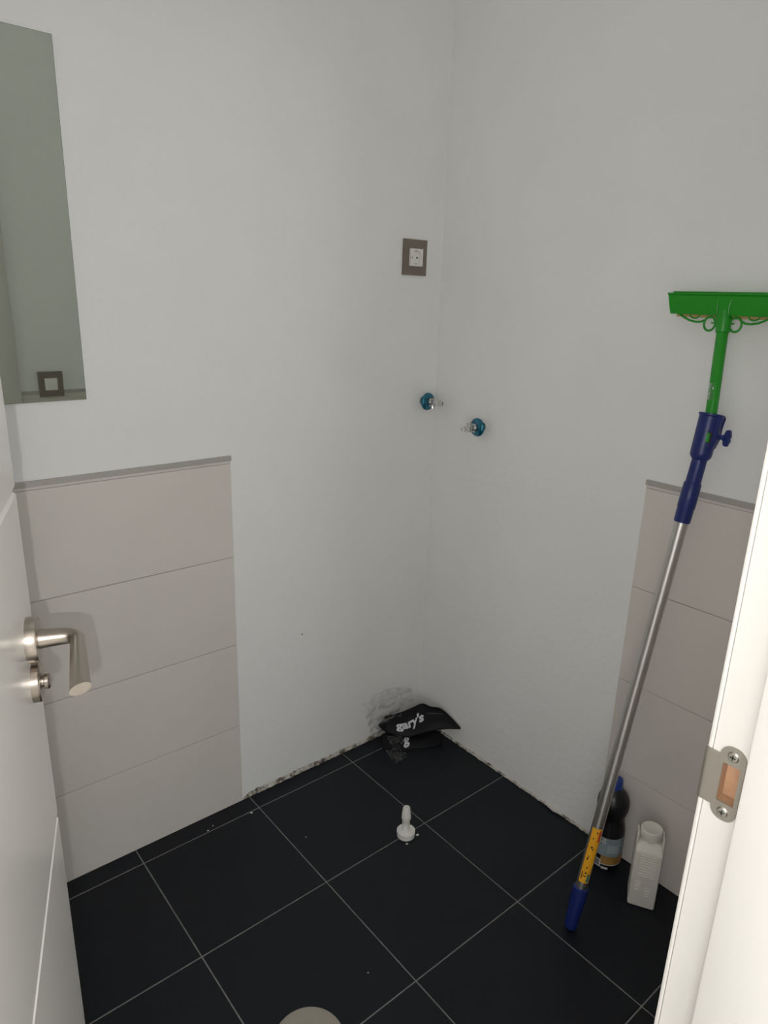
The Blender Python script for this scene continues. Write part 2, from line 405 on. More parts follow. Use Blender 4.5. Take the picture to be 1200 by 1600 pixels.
def strike():
    # outline in (u,v): u towards the room (+y), v up; plate centre at u0,v0
    y0, z0 = -1.3405, 1.0235
    hw, hh = 0.0105, 0.0345
    t = 0.0016
    def rounded(cx, cy, w, h, r, seg=6):
        pts = []
        for qx, qy, a0 in ((w - r, h - r, 0), (-w + r, h - r, 90), (-w + r, -h + r, 180), (w - r, -h + r, 270)):
            for k in range(seg + 1):
                a = math.radians(a0 + 90 * k / seg)
                pts.append((cx + qx + r * math.cos(a), cy + qy + r * math.sin(a)))
        return pts
    outer = rounded(0, 0, hw, hh, 0.0095)
    hu0, hu1, hv0, hv1 = -0.007, 0.007, HZ0 + 0.001 - z0, HZ1 - 0.001 - z0
    bm = bmesh.new()
    X0 = JX - t
    # plate as ring between outer outline and hole: split into strips
    def P(u, v, d): return bm.verts.new((JX - d, y0 + u, z0 + v))
    inner = []
    N = len(outer)
    for (u, v) in outer:
        inner.append((max(hu0, min(hu1, u * 0.75)), max(hv0, min(hv1, v * 10 if abs(v) > 0.02 else v))))
    of = [P(u, v, t) for u, v in outer]; ob = [P(u, v, 0.0) for u, v in outer]
    nf = [P(u, v, t) for u, v in inner]; nb = [P(u, v, 0.0) for u, v in inner]
    for i in range(N):
        j = (i + 1) % N
        for A, B, C_, D in ((of[i], of[j], nf[j], nf[i]), (of[i], ob[i], ob[j], of[j]), (nf[i], nf[j], nb[j], nb[i])):
            try: bm.faces.new((A, B, C_, D))
            except ValueError: pass
    bmesh.ops.remove_doubles(bm, verts=bm.verts[:], dist=0.00001)
    sp = rel(trim, from_bm('strike_plate', bm, 'steel_strike', trim))
    sp['label'] = 'satin steel strike plate with a rectangular latch hole'
    # lip that reaches the room side and curls round the nose
    lz0, lz1 = 0.9990, 1.0480
    prof = []
    yA, yB = y0 + 0.0104, YF + CF - 0.002
    for k in range(4): prof.append((JX - t, yA + (yB - yA) * k / 3))
    for k in range(1, 7):
        a = math.radians(85 * k / 6)
        prof.append((JX - t + 0.0042 * (1 - math.cos(a)), yB + 0.0042 * math.sin(a)))
    bm = bmesh.new(); ra = []; 
    for i, (px, py) in enumerate(prof):
        c = 0.0 if i < len(prof) - 3 else 0.0015 * (i - (len(prof) - 4))
        q = (prof[min(i + 1, len(prof) - 1)][0] - prof[max(i - 1, 0)][0], prof[min(i + 1, len(prof) - 1)][1] - prof[max(i - 1, 0)][1])
        L = math.hypot(*q); nx, ny = q[1] / L, -q[0] / L
        ra.append([bm.verts.new((px, py, lz0 + c)), bm.verts.new((px, py, lz1 - c)),
                   bm.verts.new((px + nx * 0.0014, py + ny * 0.0014, lz1 - c)), bm.verts.new((px + nx * 0.0014, py + ny * 0.0014, lz0 + c))])
    for A, B in zip(ra, ra[1:]):
        for k in range(4): bm.faces.new((A[k], A[(k + 1) % 4], B[(k + 1) % 4], B[k]))
    bm.faces.new(ra[0]); bm.faces.new(ra[-1][::-1])
    o = from_bm('strike_lip', bm, 'steel_strike', sp, sharp=50)
    for vz in (-0.0265, 0.0265):
        s = lathe('screw', [(0.0047, 0.0), (0.0047, 0.0004), (0.0036, 0.0014), (0.0018, 0.0016)], 'nickel_bright', sp, (JX - t, y0, z0 + vz), (-1, 0, 0), 20)
        # cross recess
        boxes('screw_slot', [((JX - t - 0.0019, y0 - 0.0022, z0 + vz - 0.0005), (JX - t - 0.0012, y0 + 0.0022, z0 + vz + 0.0005)),
                             ((JX - t - 0.0019, y0 - 0.0005, z0 + vz - 0.0022), (JX - t - 0.0012, y0 + 0.0005, z0 + vz + 0.0022))], 'dark', sp)
strike()

# ------------------------------------------------------------------ door leaf (opened 70 degrees into the room)
PHI = math.radians(19.5)
door = bpy.data.objects.new('door_1', None); COL.objects.link(door)
door.location = (-1.553, -1.315, 0.0)
struct(door, 'white panelled door standing open on the left with a nickel lever')
dr = Vector((math.sin(PHI), math.cos(PHI), 0)); dn = Vector((math.cos(PHI), -math.sin(PHI), 0))
# local frame of the leaf: x = along the leaf from the hinge, y = out of the visible face, z = up
door.matrix_world = Matrix(((dr.x, dn.x, 0, -1.553), (dr.y, dn.y, 0, -1.315), (0, 0, 1, 0), (0, 0, 0, 1)))
DW, DT = 0.625, 0.035
box('leaf_core', (0.002, 0.003, 0.008), (DW - 0.0005, DT - 0.0035, 2.035), 'door_white', door)
gz = [0.008, 0.372, 0.782, 1.192, 1.602, 2.035]
for a, b in zip(gz, gz[1:]):
    box('door_panel', (0.002, 0.0, a + 0.0016), (DW, DT, b - 0.0016), 'door_white', door, bevel=0.0032, seg=1)
HS, HZ = 0.575, 1.041
handle = bpy.data.objects.new('lever_handle', None); COL.objects.link(handle); handle.parent = door
handle.location = (HS, DT, HZ); handle['label'] = 'brushed nickel lever on a round rose'
lathe('rose', [(0.0245, 0), (0.0245, 0.009), (0.0235, 0.0108), (0.012, 0.0112)], 'nickel', handle, (0, 0, 0), (0, 1, 0), 40, 30)
pts = [(0, 0.009, 0), (0, 0.022, 0), (0, 0.034, 0)]
sec = [(0.0105, 0.0105), (0.0095, 0.0095), (0.0088, 0.0088)]
for k in range(1, 7):
    a = math.radians(90 * k / 6)
    pts.append((-0.013 * (1 - math.cos(a)), 0.036 + 0.013 * math.sin(a), 0)); sec.append((0.0088 - 0.0002 * k, 0.0088 - 0.0003 * k))
for k in range(1, 9):
    t = k / 8
    pts.append((-0.013 - 0.104 * t, 0.049 + 0.0075 * t, 0.0012 * math.sin(3 * t))); sec.append((0.0074 + 0.0020 * t, 0.0070 - 0.0016 * t))
bm = bmesh.new(); rings = add_tube(bm, pts, 0, 24, sec)
for v in rings[-1]: v.co.x += (v.co.y - 0.0565) * 0.40 + v.co.z * 0.2     # slanted end cut
from_bm('lever', bm, 'nickel', handle, sharp=50)
lock = bpy.data.objects.new('privacy_lock', None); COL.objects.link(lock); lock.parent = door
lock.location = (HS, DT, HZ - 0.050); lock['label'] = 'small nickel privacy lock below the lever'
lathe('rose', [(0.0215, 0), (0.0215, 0.007), (0.0205, 0.0086), (0.009, 0.009)], 'nickel', lock, (0, 0, 0), (0, 1, 0), 36, 30)
lathe('turn_button', [(0.0062, 0.008), (0.0062, 0.0105), (0.0088, 0.0115), (0.0090, 0.0150), (0.0074, 0.0168), (0.003, 0.0172)], 'nickel', lock, (0, 0, 0), (0, 1, 0), 28, 35)

# ------------------------------------------------------------------ mirror
mir = thing('wall_mirror', 'frameless rectangular mirror on the wall above the tiles at the left', 'mirror', (-1.2635, 0, 1.1745))
rel(mir, box('glass_edge', (-1.514, -0.0045, 1.1745), (-1.013, -0.0005, 1.8355), 'mirror_edge', mir, bevel=0.0006))
rel(mir, box('mirror_face', (-1.5132, -0.0049, 1.1753), (-1.0138, -0.0044, 1.8347), 'mirror', mir))

# ------------------------------------------------------------------ power socket on the back wall, light switch on the door wall
def square_ring(bm, cx, cz, w, h, iw, ih, y0, y1, ax=0, icx=None, icz=None):
    icx = cx if icx is None else icx; icz = cz if icz is None else icz
    o = [(cx - w, cz - h), (cx + w, cz - h), (cx + w, cz + h), (cx - w, cz + h)]
    i = [(icx - iw, icz - ih), (icx + iw, icz - ih), (icx + iw, icz + ih), (icx - iw, icz + ih)]
    V = [[bm.verts.new((a, yy, b)) for a, b in q] for q in (o, i) for yy in (y0, y1)]
    of, ob, nf, nb = V[1], V[0], V[3], V[2]
    for k in range(4):
        j = (k + 1) % 4
        bm.faces.new((of[k], of[j], nf[j], nf[k])); bm.faces.new((ob[k], ob[j], of[j], of[k]))
        bm.faces.new((nf[k], nf[j], nb[j], nb[k])); bm.faces.new((ob[j], ob[k], nb[k], nb[j]))
SCX, SCZ = -0.1068, 1.5055
sock = thing('power_socket', 'taupe framed white power socket near the corner above the water valves', 'socket', (SCX, 0, SCZ))
bm = bmesh.new(); square_ring(bm, SCX, SCZ, 0.0428, 0.0465, 0.0228, 0.0228, -0.0003, -0.0062)
bmesh.ops.bevel(bm, geom=[e for e in bm.edges if abs(e.verts[0].co.y + 0.0062) < 1e-5 and abs(e.verts[1].co.y + 0.0062) < 1e-5], offset=0.0008, segments=2, affect='EDGES')
rel(sock, from_bm('frame', bm, 'taupe', sock))
ins = bmesh.new(); square_ring(ins, SCX, SCZ, 0.0225, 0.0225, 0.0195, 0.0195, -0.0005, -0.0120)
# ring between the square rim and the round well
N = 40; y1 = -0.0118; yb = -0.0015
sq, ci, cb = [], [], []
for k in range(N):
    a = 2 * math.pi * (k + 0.5) / N; ca, sa = math.cos(a), math.sin(a); f = 0.0195 / max(abs(ca), abs(sa))
    sq.append(ins.verts.new((SCX + ca * f, y1, SCZ + sa * f))); ci.append(ins.verts.new((SCX + ca * 0.0188, y1, SCZ + sa * 0.0188)))
    cb.append(ins.verts.new((SCX + ca * 0.0180, yb, SCZ + sa * 0.0180)))
for k in range(N):
    j = (k + 1) % N
    ins.faces.new((sq[k], sq[j], ci[j], ci[k])); ins.faces.new((ci[k], ci[j], cb[j], cb[k]))
ins.faces.new(cb)
so = rel(sock, from_bm('socket_insert', ins, 'white_plastic', sock))
for sx in (-0.0095, 0.0095):
    lathe('pin_hole', [(0.0026, 0), (0.0026, 0.0008)], 'dark', so, (SCX + sx, -0.0015, SCZ), (0, -1, 0), 14)
for s in (-1, 1):
    box('earth_clip', (SCX - 0.0028, -0.0095, SCZ + s * 0.0162 - 0.0018), (SCX + 0.0028, -0.0015, SCZ + s * 0.0162 + 0.0018), 'chrome', so, bevel=0.0005)
    box('guide_rib', (SCX + s * 0.0168 - 0.0012, -0.0095, SCZ - 0.0030), (SCX + s * 0.0168 + 0.0012, -0.0015, SCZ + 0.0030), 'white_plastic', so, bevel=0.0003)

WCX, WCZ = -0.7435, 1.0480
sw = thing('light_switch', 'square taupe framed white light switch, seen reflected in the mirror', 'switch', (WCX, YF, WCZ))
bm = bmesh.new(); square_ring(bm, WCX, WCZ, 0.0428, 0.0465, 0.0228, 0.0228, YF + 0.0003, YF + 0.0115)
rel(sw, from_bm('frame', bm, 'taupe', sw))
rel(sw, box('rocker', (WCX - 0.0222, YF + 0.0005, WCZ - 0.0222), (WCX + 0.0222, YF + 0.0135, WCZ + 0.0222), 'white_plastic', sw, bevel=0.0012, seg=2, sharp=40))

# ------------------------------------------------------------------ angle valves with blue film on the escutcheons
def valve(name, label, base, axis, side, handle_dir):
    """base: centre on the wall; axis: out of the wall; side: direction of the outlet"""
    b = Vector(base); ax = Vector(axis).normalized(); sd = Vector(side).normalized(); hd = Vector(handle_dir).normalized()
    t = thing(name, label, 'valve', b, 'angle valves in the corner')
    rel(t, lathe('supply_pipe', [(0.0135, 0.0), (0.0135, 0.004), (0.0105, 0.005), (0.0105, 0.036)], 'chrome', t, b, ax, 20))
    es = rel(t, lathe('escutcheon', [(0.0255, 0.0215), (0.0262, 0.0225), (0.0258, 0.0250), (0.0225, 0.0290), (0.0140, 0.0320), (0.0100, 0.0325)], 'blue_film', t, b, ax, 32, 40))
    es['label'] = 'round wall rose still covered with blue protective film'
    rel(t, lathe('lock_nut', [(0.0125, 0.0325), (0.0135, 0.0335), (0.0135, 0.0420), (0.0125, 0.0430)], 'chrome', t, b, ax, 6, 20))
    rel(t, lathe('valve_body', [(0.0098, 0.042), (0.0098, 0.050), (0.0108, 0.0515), (0.0108, 0.057), (0.0085, 0.0585)], 'chrome', t, b, ax, 20))
    c = b + ax * 0.054
    n = rel(t, lathe('outlet', [(0.0078, 0.001), (0.0078, 0.012), (0.0088, 0.0125), (0.0088, 0.0165), (0.0072, 0.0170), (0.0072, 0.0245), (0.0050, 0.0250), (0.0048, 0.0200)], 'chrome', t, c, sd, 18))
    rel(t, lathe('spindle', [(0.0055, 0.006), (0.0055, 0.0125), (0.0068, 0.0130), (0.0066, 0.0185), (0.002, 0.0190)], 'chrome', t, b + ax * 0.044, hd, 12, 30))
    return t
valve('angle_valve', 'chrome angle valve with blue rose on the wall right of the corner', (0.0, -0.2019, 1.0565), (-1, 0, 0), (-1, 0.18, -0.08), (-0.15, 0.75, 0.65))
valve('angle_valve', 'chrome angle valve with blue rose tight in the corner under the socket', (-0.0495, 0.0, 1.1078), (0, -1, 0), (0.22, -1, -0.02), (-0.1, -0.15, -1))

# ------------------------------------------------------------------ telescopic window squeegee leaning on the right wall
sq_t = thing('window_squeegee', 'green and blue window squeegee on a long aluminium pole leaning on the wall', 'squeegee', (-0.2923, -0.8491, 0.0))
def sqp(o): return rel(sq_t, o)
B0 = Vector((-0.2923, -0.8491, 0.0)); B1 = Vector((-0.1097, -0.8686, 0.975))
ax0 = (B1 - B0).normalized()
def on_pole(z): return B0 + (B1 - B0) * (z / 0.975)
sqp(lathe('end_grip', [(0.0125, 0.0045), (0.0150, 0.010), (0.0152, 0.02), (0.0165, 0.05), (0.0178, 0.075), (0.0178, 0.095), (0.0170, 0.112), (0.0140, 0.1145)], 'blue', sq_t, B0, ax0, 28))
sqp(lathe('hanging_plug', [(0.006, 0.0015), (0.011, 0.003), (0.012, 0.0055)], 'blue', sq_t, B0, ax0, 20))
L0 = (B1 - B0).length
sqp(lathe('metal_tube', [(0.0132, 0.108), (0.0132, L0 * 0.62), (0.0132, L0 + 0.02)], 'alu', sq_t, B0, ax0, 32))
# yellow sticker wrapped round the front of the tube
def wrap_patch(name, parent, m, origin, axis, r, h0, h1, a0, a1, n=12, th=0.0004, ref=None):
    x, y, z = frame_from(axis); o = Vector(origin); bm = bmesh.new()
    R_ = [(r, []), (r + th, [])]
    rows = []
    for rr in (r, r + th):
        for h in (h0, h1):
            rows.append([bm.verts.new(o + z * h + (x * math.cos(a0 + (a1 - a0) * k / n) + y * math.sin(a0 + (a1 - a0) * k / n)) * rr) for k in range(n + 1)])
    ib, it, ob, ot = rows
    for k in range(n):
        bm.faces.new((ob[k], ob[k + 1], ot[k + 1], ot[k])); bm.faces.new((ib[k + 1], ib[k], it[k], it[k + 1]))
        bm.faces.new((ib[k], ib[k + 1], ob[k + 1], ob[k])); bm.faces.new((it[k + 1], it[k], ot[k], ot[k + 1]))
    for k in (0, n): bm.faces.new((ib[k], it[k], ot[k], ob[k]) if k == 0 else (ib[k], ob[k], ot[k], it[k]))
    return from_bm(name, bm, m, parent, smooth=False)
def ang(axis, origin, target):
    x, y, z = frame_from(axis); v = Vector(target) - Vector(origin)
    return math.atan2(v.dot(y), v.dot(x))
CAMP = Vector((-1.46, -1.52, 1.0))
a_f = ang(ax0, on_pole(0.2), CAMP)
st = sqp(wrap_patch('sticker', sq_t, 'sticker_yellow', B0, ax0, 0.0132, 0.132, 0.272, a_f - 0.75, a_f + 1.05))
st['label'] = 'yellow printed sticker near the bottom of the pole'
rr = random.Random(8)
for h in (0.262, 0.247, 0.224, 0.219, 0.199, 0.193, 0.172, 0.158, 0.150):
    w_ = rr.uniform(0.15, 0.45); a = a_f + rr.uniform(-0.3, 0.3)
    wrap_patch('print_mark', st, 'ink', B0, ax0, 0.0136, h - rr.uniform(.0015, .003), h + rr.uniform(.001, .003), a - w_ / 2, a + w_ / 2, 4, 0.0002)
wrap_patch('print_mark', st, 'red', B0, ax0, 0.0136, 0.240, 0.268, a_f + 0.55, a_f + 0.95, 4, 0.0002)
wrap_patch('print_mark', st, 'ink', B0, ax0, 0.0136, 0.141, 0.160, a_f - 0.5, a_f - 0.35, 4, 0.0002)
wrap_patch('print_mark', st, 'teal_ink', B0, ax0, 0.0136, 0.135, 0.155, a_f + 0.45, a_f + 0.9, 4, 0.0002)
# blue collar, clamp and the green upper tube (joint slightly bent)
B2 = Vector((-0.0870, -0.8721, 1.0963)); B3 = Vector((-0.0692, -0.8722, 1.1916)); B4 = Vector((-0.0350, -0.8505, 1.3760))
a1 = (B2 - B1).normalized(); l1 = (B2 - B1).length
sqp(lathe('pole_collar', [(0.0155, -0.004), (0.0165, 0.0), (0.0165, 0.026), (0.0176, 0.028), (0.0172, 0.078), (0.0160, 0.080), (0.0150, 0.082), (0.0146, l1 + 0.012)], 'blue', sq_t, B1, a1, 28))
a2 = (B3 - B2).normalized(); l2 = (B3 - B2).length
cl = sqp(lathe('clamp_sleeve', [(0.0146, 0.004), (0.0205, 0.012), (0.0212, 0.018), (0.0212, l2 - 0.004), (0.0228, l2 - 0.002), (0.0228, l2 + 0.002), (0.0145, l2 + 0.0022)], 'blue', sq_t, B2, a2, 32))
# flared lug for the clamp screw, pointing along the wall away from the camera side
side = Vector((0.0, -1.0, 0.0)); side = (side - a2 * side.dot(a2)).normalized(); outv = a2.cross(side)
bm = bmesh.new()
prof = [(0.010, 0.018), (0.0215, 0.030), (0.0285, 0.056), (0.0235, 0.072), (0.0255, l2 - 0.004), (0.0272, l2 + 0.0015), (0.010, l2 + 0.0015)]
for sgn in (-1, 1):
    pass
fa = [bm.verts.new(B2 + side * u + a2 * h + outv * 0.0095) for u, h in prof]; fb = [bm.verts.new(B2 + side * u + a2 * h - outv * 0.0095) for u, h in prof]
bm.faces.new(fa); bm.faces.new(fb[::-1])
for k in range(len(prof)):
    j = (k + 1) % len(prof); bm.faces.new((fa[k], fb[k], fb[j], fa[j]))
bmesh.ops.bevel(bm, geom=[e for e in bm.edges], offset=0.002, segments=2, affect='EDGES')
from_bm('clamp_lug', bm, 'blue', cl, sharp=40)
ko = B2 + a2 * 0.056
kb = sqp(lathe('clamp_screw', [(0.0045, 0.026), (0.0045, 0.034), (0.0066, 0.035), (0.0066, 0.041), (0.004, 0.042)], 'blue', sq_t, ko, side, 20))
bm = bmesh.new()
wing = [(0.039, -0.016), (0.047, -0.0165), (0.0485, -0.012), (0.0485, -0.005), (0.0495, 0.0), (0.0485, 0.005), (0.0485, 0.012), (0.047, 0.0165), (0.039, 0.016), (0.0375, 0.010), (0.0365, 0.0), (0.0375, -0.010)]
fa = [bm.verts.new(ko + side * u + a2 * h + outv * 0.0038) for u, h in wing]; fb = [bm.verts.new(ko + side * u + a2 * h - outv * 0.0038) for u, h in wing]
bm.faces.new(fa); bm.faces.new(fb[::-1])
for k in range(len(wing)):
    j = (k + 1) % len(wing); bm.faces.new((fa[k], fb[k], fb[j], fa[j]))
bmesh.ops.bevel(bm, geom=[e for e in bm.edges], offset=0.0014, segments=2, affect='EDGES')
from_bm('wing_knob', bm, 'blue', kb, sharp=40)
# little window in the sleeve that shows the green tube
a_w = ang(a2, B2, CAMP)
ow = wrap_patch('sleeve_slot', cl, 'dark', B2, a2, 0.0212, 0.040, 0.062, a_w + 0.10, a_w + 0.55, 5, 0.0004)
wrap_patch('sleeve_slot', cl, 'green', B2, a2, 0.0214, 0.042, 0.060, a_w + 0.05, a_w + 0.33, 5, 0.0004)
a3 = (B4 - B3).normalized(); l3 = (B4 - B3).length
sqp(lathe('green_tube', [(0.0112, -0.01), (0.0112, l3 - 0.022), (0.0105, l3 - 0.021)], 'green', sq_t, B3, a3, 28))
a_g = ang(a3, B3, CAMP)
tsn = sqp(wrap_patch('torn_label', sq_t, 'film', B3, a3, 0.0113, 0.028, 0.062, a_g - 1.1, a_g - 0.2, 8, 0.0003))
for h0_, h1_, d in ((0.030, 0.034, -0.95), (0.036, 0.044, -0.85), (0.052, 0.061, -1.0), (0.049, 0.0535, -0.25)):
    wrap_patch('torn_paper', tsn, 'label_white', B3, a3, 0.0117, h0_, h1_, a_g + d - 0.10, a_g + d + 0.10, 3, 0.0003)
sqp(lathe('socket_collar', [(0.0128, l3 - 0.026), (0.0135, l3 - 0.024), (0.0148, l3 + 0.006), (0.0150, l3 + 0.016), (0.008, l3 + 0.018)], 'green', sq_t, B3, a3, 28))
# head: wedge-section plastic holder with a rounded upper rim, its bottom carries scrolls and a sponge
HYA, HYB2 = -0.7300, -0.9680; HCY = -0.849
def headpts(s):  # profile in (x,z), s=+1 is the left end, concave ends
    return [(-0.0425, 1.3830), (-0.0455, 1.4000), (-0.0440, 1.4195), (-0.0470, 1.4225), (-0.0460, 1.4245), (-0.0230, 1.4245), (-0.0150, 1.4190), (-0.0130, 1.3950), (-0.0150, 1.3830)]
bm = bmesh.new(); rows = []
NS = 14
for k in range(NS + 1):
    t = k / NS
    row = []
    for px_, pz_ in headpts(1):
        e = 0.0085 * max(0, (1.4245 - pz_) / 0.0415)              # ends run in towards the bottom
        ya, yb_ = HYA - e + (0.001 if pz_ > 1.419 else -0.0008), HYB2 + e
        row.append(bm.verts.new((px_, ya + (yb_ - ya) * t, pz_)))
    rows.append(row)
for A, B in zip(rows, rows[1:]):
    for k in range(len(A)):
        j = (k + 1) % len(A); bm.faces.new((A[k], A[j], B[j], B[k]))
bm.faces.new(rows[0][::-1]); bm.faces.new(rows[-1])
head = sqp(from_bm('squeegee_head', bm, 'green', sq_t, sharp=30))
box('rubber_blade', (-0.033, HYB2 + 0.004, 1.4245), (-0.030, HYA - 0.004, 1.4275), 'green', head, bevel=0.0005)
for yy in (-0.838, -0.861):
    tube('moulded_rib', [(-0.0430, yy + (0.002 if yy > -0.85 else -0.002), 1.4150), (-0.0458, yy, 1.4000), (-0.0430, yy, 1.3850)], 0.0018, 'green', head, seg=8)
box('sponge', (-0.0300, HYB2 + 0.016, 1.3775), (-0.0150, HYA - 0.0160, 1.3832), 'sponge', head, bevel=0.002, seg=2)
def arc(cy, cz, r, a0, a1, n=14, rz=None):
    rz = rz or r
    return [(-0.0365, cy + r * math.cos(math.radians(a0 + (a1 - a0) * k / n)), cz + rz * math.sin(math.radians(a0 + (a1 - a0) * k / n))) for k in range(n + 1)]
for s in (1, -1):
    def fl(p): return [(x_, HCY + s * (y_ - HCY), z_) for x_, y_, z_ in p]
    sc = sqp(tube('scroll', fl([(-0.0365, -0.755, 1.3840), (-0.0365, -0.766, 1.3775), (-0.0365, -0.780, 1.3710), (-0.0365, -0.794, 1.3685), (-0.0365, -0.804, 1.3690), (-0.0365, -0.811, 1.3720)]), 0.0021, 'green', sq_t, seg=10))
    tube('scroll_curl', fl(arc(-0.790, 1.3830, 0.0105, 180, 360, 12, 0.0075)), 0.0015, 'green', sc, seg=8)
    tube('scroll_curl', fl(arc(-0.8230, 1.3660, 0.0115, 0, 360, 28, 0.0135)), 0.0022, 'green', sc, seg=10)
    tube('scroll_curl', fl(arc(-0.8290, 1.3760, 0.0060, 0, 300, 14, 0.0085)), 0.0014, 'green', sc, seg=8)

# ------------------------------------------------------------------ black bottle with blue cap
bb = thing('cleaner_bottle', 'black plastic cleaner bottle with blue cap and printed label behind the pole', 'bottle', (-0.0435, -0.7790, 0.0))
o0 = Vector((-0.0435, -0.7790, 0.0))
rel(bb, lathe('bottle_body', [(0.030, 0.0005), (0.0370, 0.003), (0.0385, 0.008), (0.0385, 0.102), (0.0375, 0.112), (0.0345, 0.128), (0.0325, 0.138), (0.0320, 0.144), (0.0345, 0.152), (0.0385, 0.166), (0.0400, 0.180),
                              (0.0385, 0.194), (0.0330, 0.208), (0.0240, 0.219), (0.0150, 0.225), (0.0135, 0.228), (0.0135, 0.233)], 'black_bottle', bb, o0, (0, 0, 1), 40, 40))
rel(bb, lathe('cap', [(0.0165, 0.2285), (0.0168, 0.234), (0.0160, 0.246), (0.0150, 0.252), (0.0125, 0.2545), (0.004, 0.2550)], 'cap_blue', bb, o0, (0, 0, 1), 28, 35))
a_b = ang((0, 0, 1), o0, CAMP)
def lab(name, m, h0, h1, a0, a1, r, parent=None, n=16, th=0.0004):
    p = parent or bb
    o = wrap_patch(name, p, m, o0, (0, 0, 1), r, h0, h1, a_b + a0, a_b + a1, n, th)
    if parent is None: rel(bb, o)
    return o
lb = lab('label', 'label_blue', 0.043, 0.098, -1.5, 1.5, 0.0385, n=28)
lab('gold_band', 'label_gold', 0.019, 0.043, -0.30, 1.5, 0.0386, lb, n=20)
lab('gold_edge', 'label_white', 0.0165, 0.0190, -0.30, 1.5, 0.0386, lb, n=20)
lab('print_field', 'label_white', 0.080, 0.096, -0.65, -0.10, 0.0389, lb, 8, 0.0003)
lab('barcode', 'label_white', 0.006, 0.029, -0.80, -0.25, 0.0387, lb, 8)
lab('barcode_lines', 'label_grey', 0.0085, 0.0265, -0.72, -0.34, 0.0391, lb, 6, 0.0003)
lab('batch_mark', 'label_white', 0.0035, 0.0095, -0.20, 0.25, 0.0386, lb, 6)
# round symbol with an upward mark
def on_cyl(a, h, r): 
    x_, y_, z_ = frame_from((0, 0, 1)); return o0 + x_ * math.cos(a_b + a) * r + y_ * math.sin(a_b + a) * r + Vector((0, 0, h))
ca = -0.37
tube('symbol_ring', [on_cyl(ca + 0.195 * math.cos(t * math.pi / 10), 0.088 + 0.0074 * math.sin(t * math.pi / 10), 0.0393) for t in range(21)], 0.0006, 'ink', lb, seg=6)
lab('symbol_mark', 'ink', 0.0845, 0.0915, ca - 0.03, ca + 0.03, 0.0392, lb, 3, 0.0003)
lab('symbol_mark', 'ink', 0.0888, 0.0905, ca - 0.08, ca + 0.08, 0.0392, lb, 3, 0.0003)
for k in range(5):
    lab('print_line', 'label_white', 0.076 - k * 0.005, 0.0775 - k * 0.005, 0.05, 0.85 - 0.1 * (k % 2), 0.0389, lb, 8, 0.0002)

# ------------------------------------------------------------------ white plastic canister
cn = thing('plastic_canister', 'white ribbed plastic canister with round screw cap beside the door frame', 'bottle', (-0.0800, -0.9035, 0.0))
fx = Vector((0.5, -0.866, 0)); fy = Vector((0.866, 0.5, 0))   # along the front face / into depth
fc = Vector((-0.1085, -0.9205, 0.0))
def CM(): return Matrix(((fx.x, fy.x, 0, fc.x), (fx.y, fy.y, 0, fc.y), (0, 0, 1, 0), (0, 0, 0, 1)))
def rrect(w_, d0, d1, r, z, n=5):
    pts = []
    cx_, cy_ = 0, (d0 + d1) / 2; hw_, hd = w_ / 2, (d1 - d0) / 2; r = min(r, hw_, hd)
    for qx, qy, a0 in ((hw_ - r, hd - r, 0), (-hw_ + r, hd - r, 90), (-hw_ + r, -hd + r, 180), (hw_ - r, -hd + r, 270)):
        for k in range(n + 1):
            a = math.radians(a0 + 90 * k / n); pts.append(Vector((cx_ + qx + r * math.cos(a), cy_ + qy + r * math.sin(a), z)))
    return pts
secs = [(0.056, 0.003, 0.061, 0.005, 0.0005), (0.0605, 0.0008, 0.0632, 0.005, 0.003), (0.062, 0.0, 0.064, 0.005, 0.006), (0.062, 0.0, 0.064, 0.005, 0.156), (0.0615, 0.0008, 0.0632, 0.005, 0.160),
        (0.0600, 0.004, 0.060, 0.005, 0.1635), (0.0580, 0.010, 0.054, 0.006, 0.171), (0.0540, 0.014, 0.050, 0.008, 0.176), (0.044, 0.016, 0.048, 0.010, 0.180)]
bm = bmesh.new(); rows = [[bm.verts.new(p) for p in rrect(*s_)] for s_ in secs]
for A, B in zip(rows, rows[1:]):
    for k in range(len(A)):
        j = (k + 1) % len(A); bm.faces.new((A[k], A[j], B[j], B[k]))
bm.faces.new(rows[0][::-1]); bm.faces.new(rows[-1])
rel(cn, from_bm('canister_body', bm, 'canister', cn, sharp=45, mtx=CM()))
rel(cn, lathe('neck', [(0.0180, 0.172), (0.0180, 0.194)], 'canister', cn, (0, 0.032, 0), (0, 0, 1), 28, 40, mtx=CM()))
rel(cn, lathe('screw_cap', [(0.0245, 0.190), (0.0250, 0.192), (0.0250, 0.207), (0.0240, 0.2095), (0.0225, 0.2105), (0.0215, 0.2098), (0.002, 0.2098)], 'canister', cn, (0, 0.032, 0), (0, 0, 1), 36, 40, mtx=CM()))
for sx_ in (-1, 1):
    rel(cn, box('shoulder_lobe', (sx_ * 0.0285 - 0.0025, 0.014, 0.155), (sx_ * 0.0285 + 0.0025, 0.050, 0.1965), 'canister', cn, bevel=0.0022, seg=3, sharp=60, mtx=CM()))
ribs = [((-0.017, -0.0018, 0.150 - k * 0.0074), (0.019, 0.0004, 0.1534 - k * 0.0074)) for k in range(9)]
ribs += [((-0.020, -0.0012, 0.072 - k * 0.0074), (-0.009, 0.0004, 0.0750 - k * 0.0074)) for k in range(4)]
ribs += [((0.004, -0.0012, 0.058 - k * 0.0074), (0.015, 0.0004, 0.0610 - k * 0.0074)) for k in range(4)]
rel(cn, boxes('grip_ribs', ribs, 'canister', cn, bevel=0.0006, mtx=CM()))

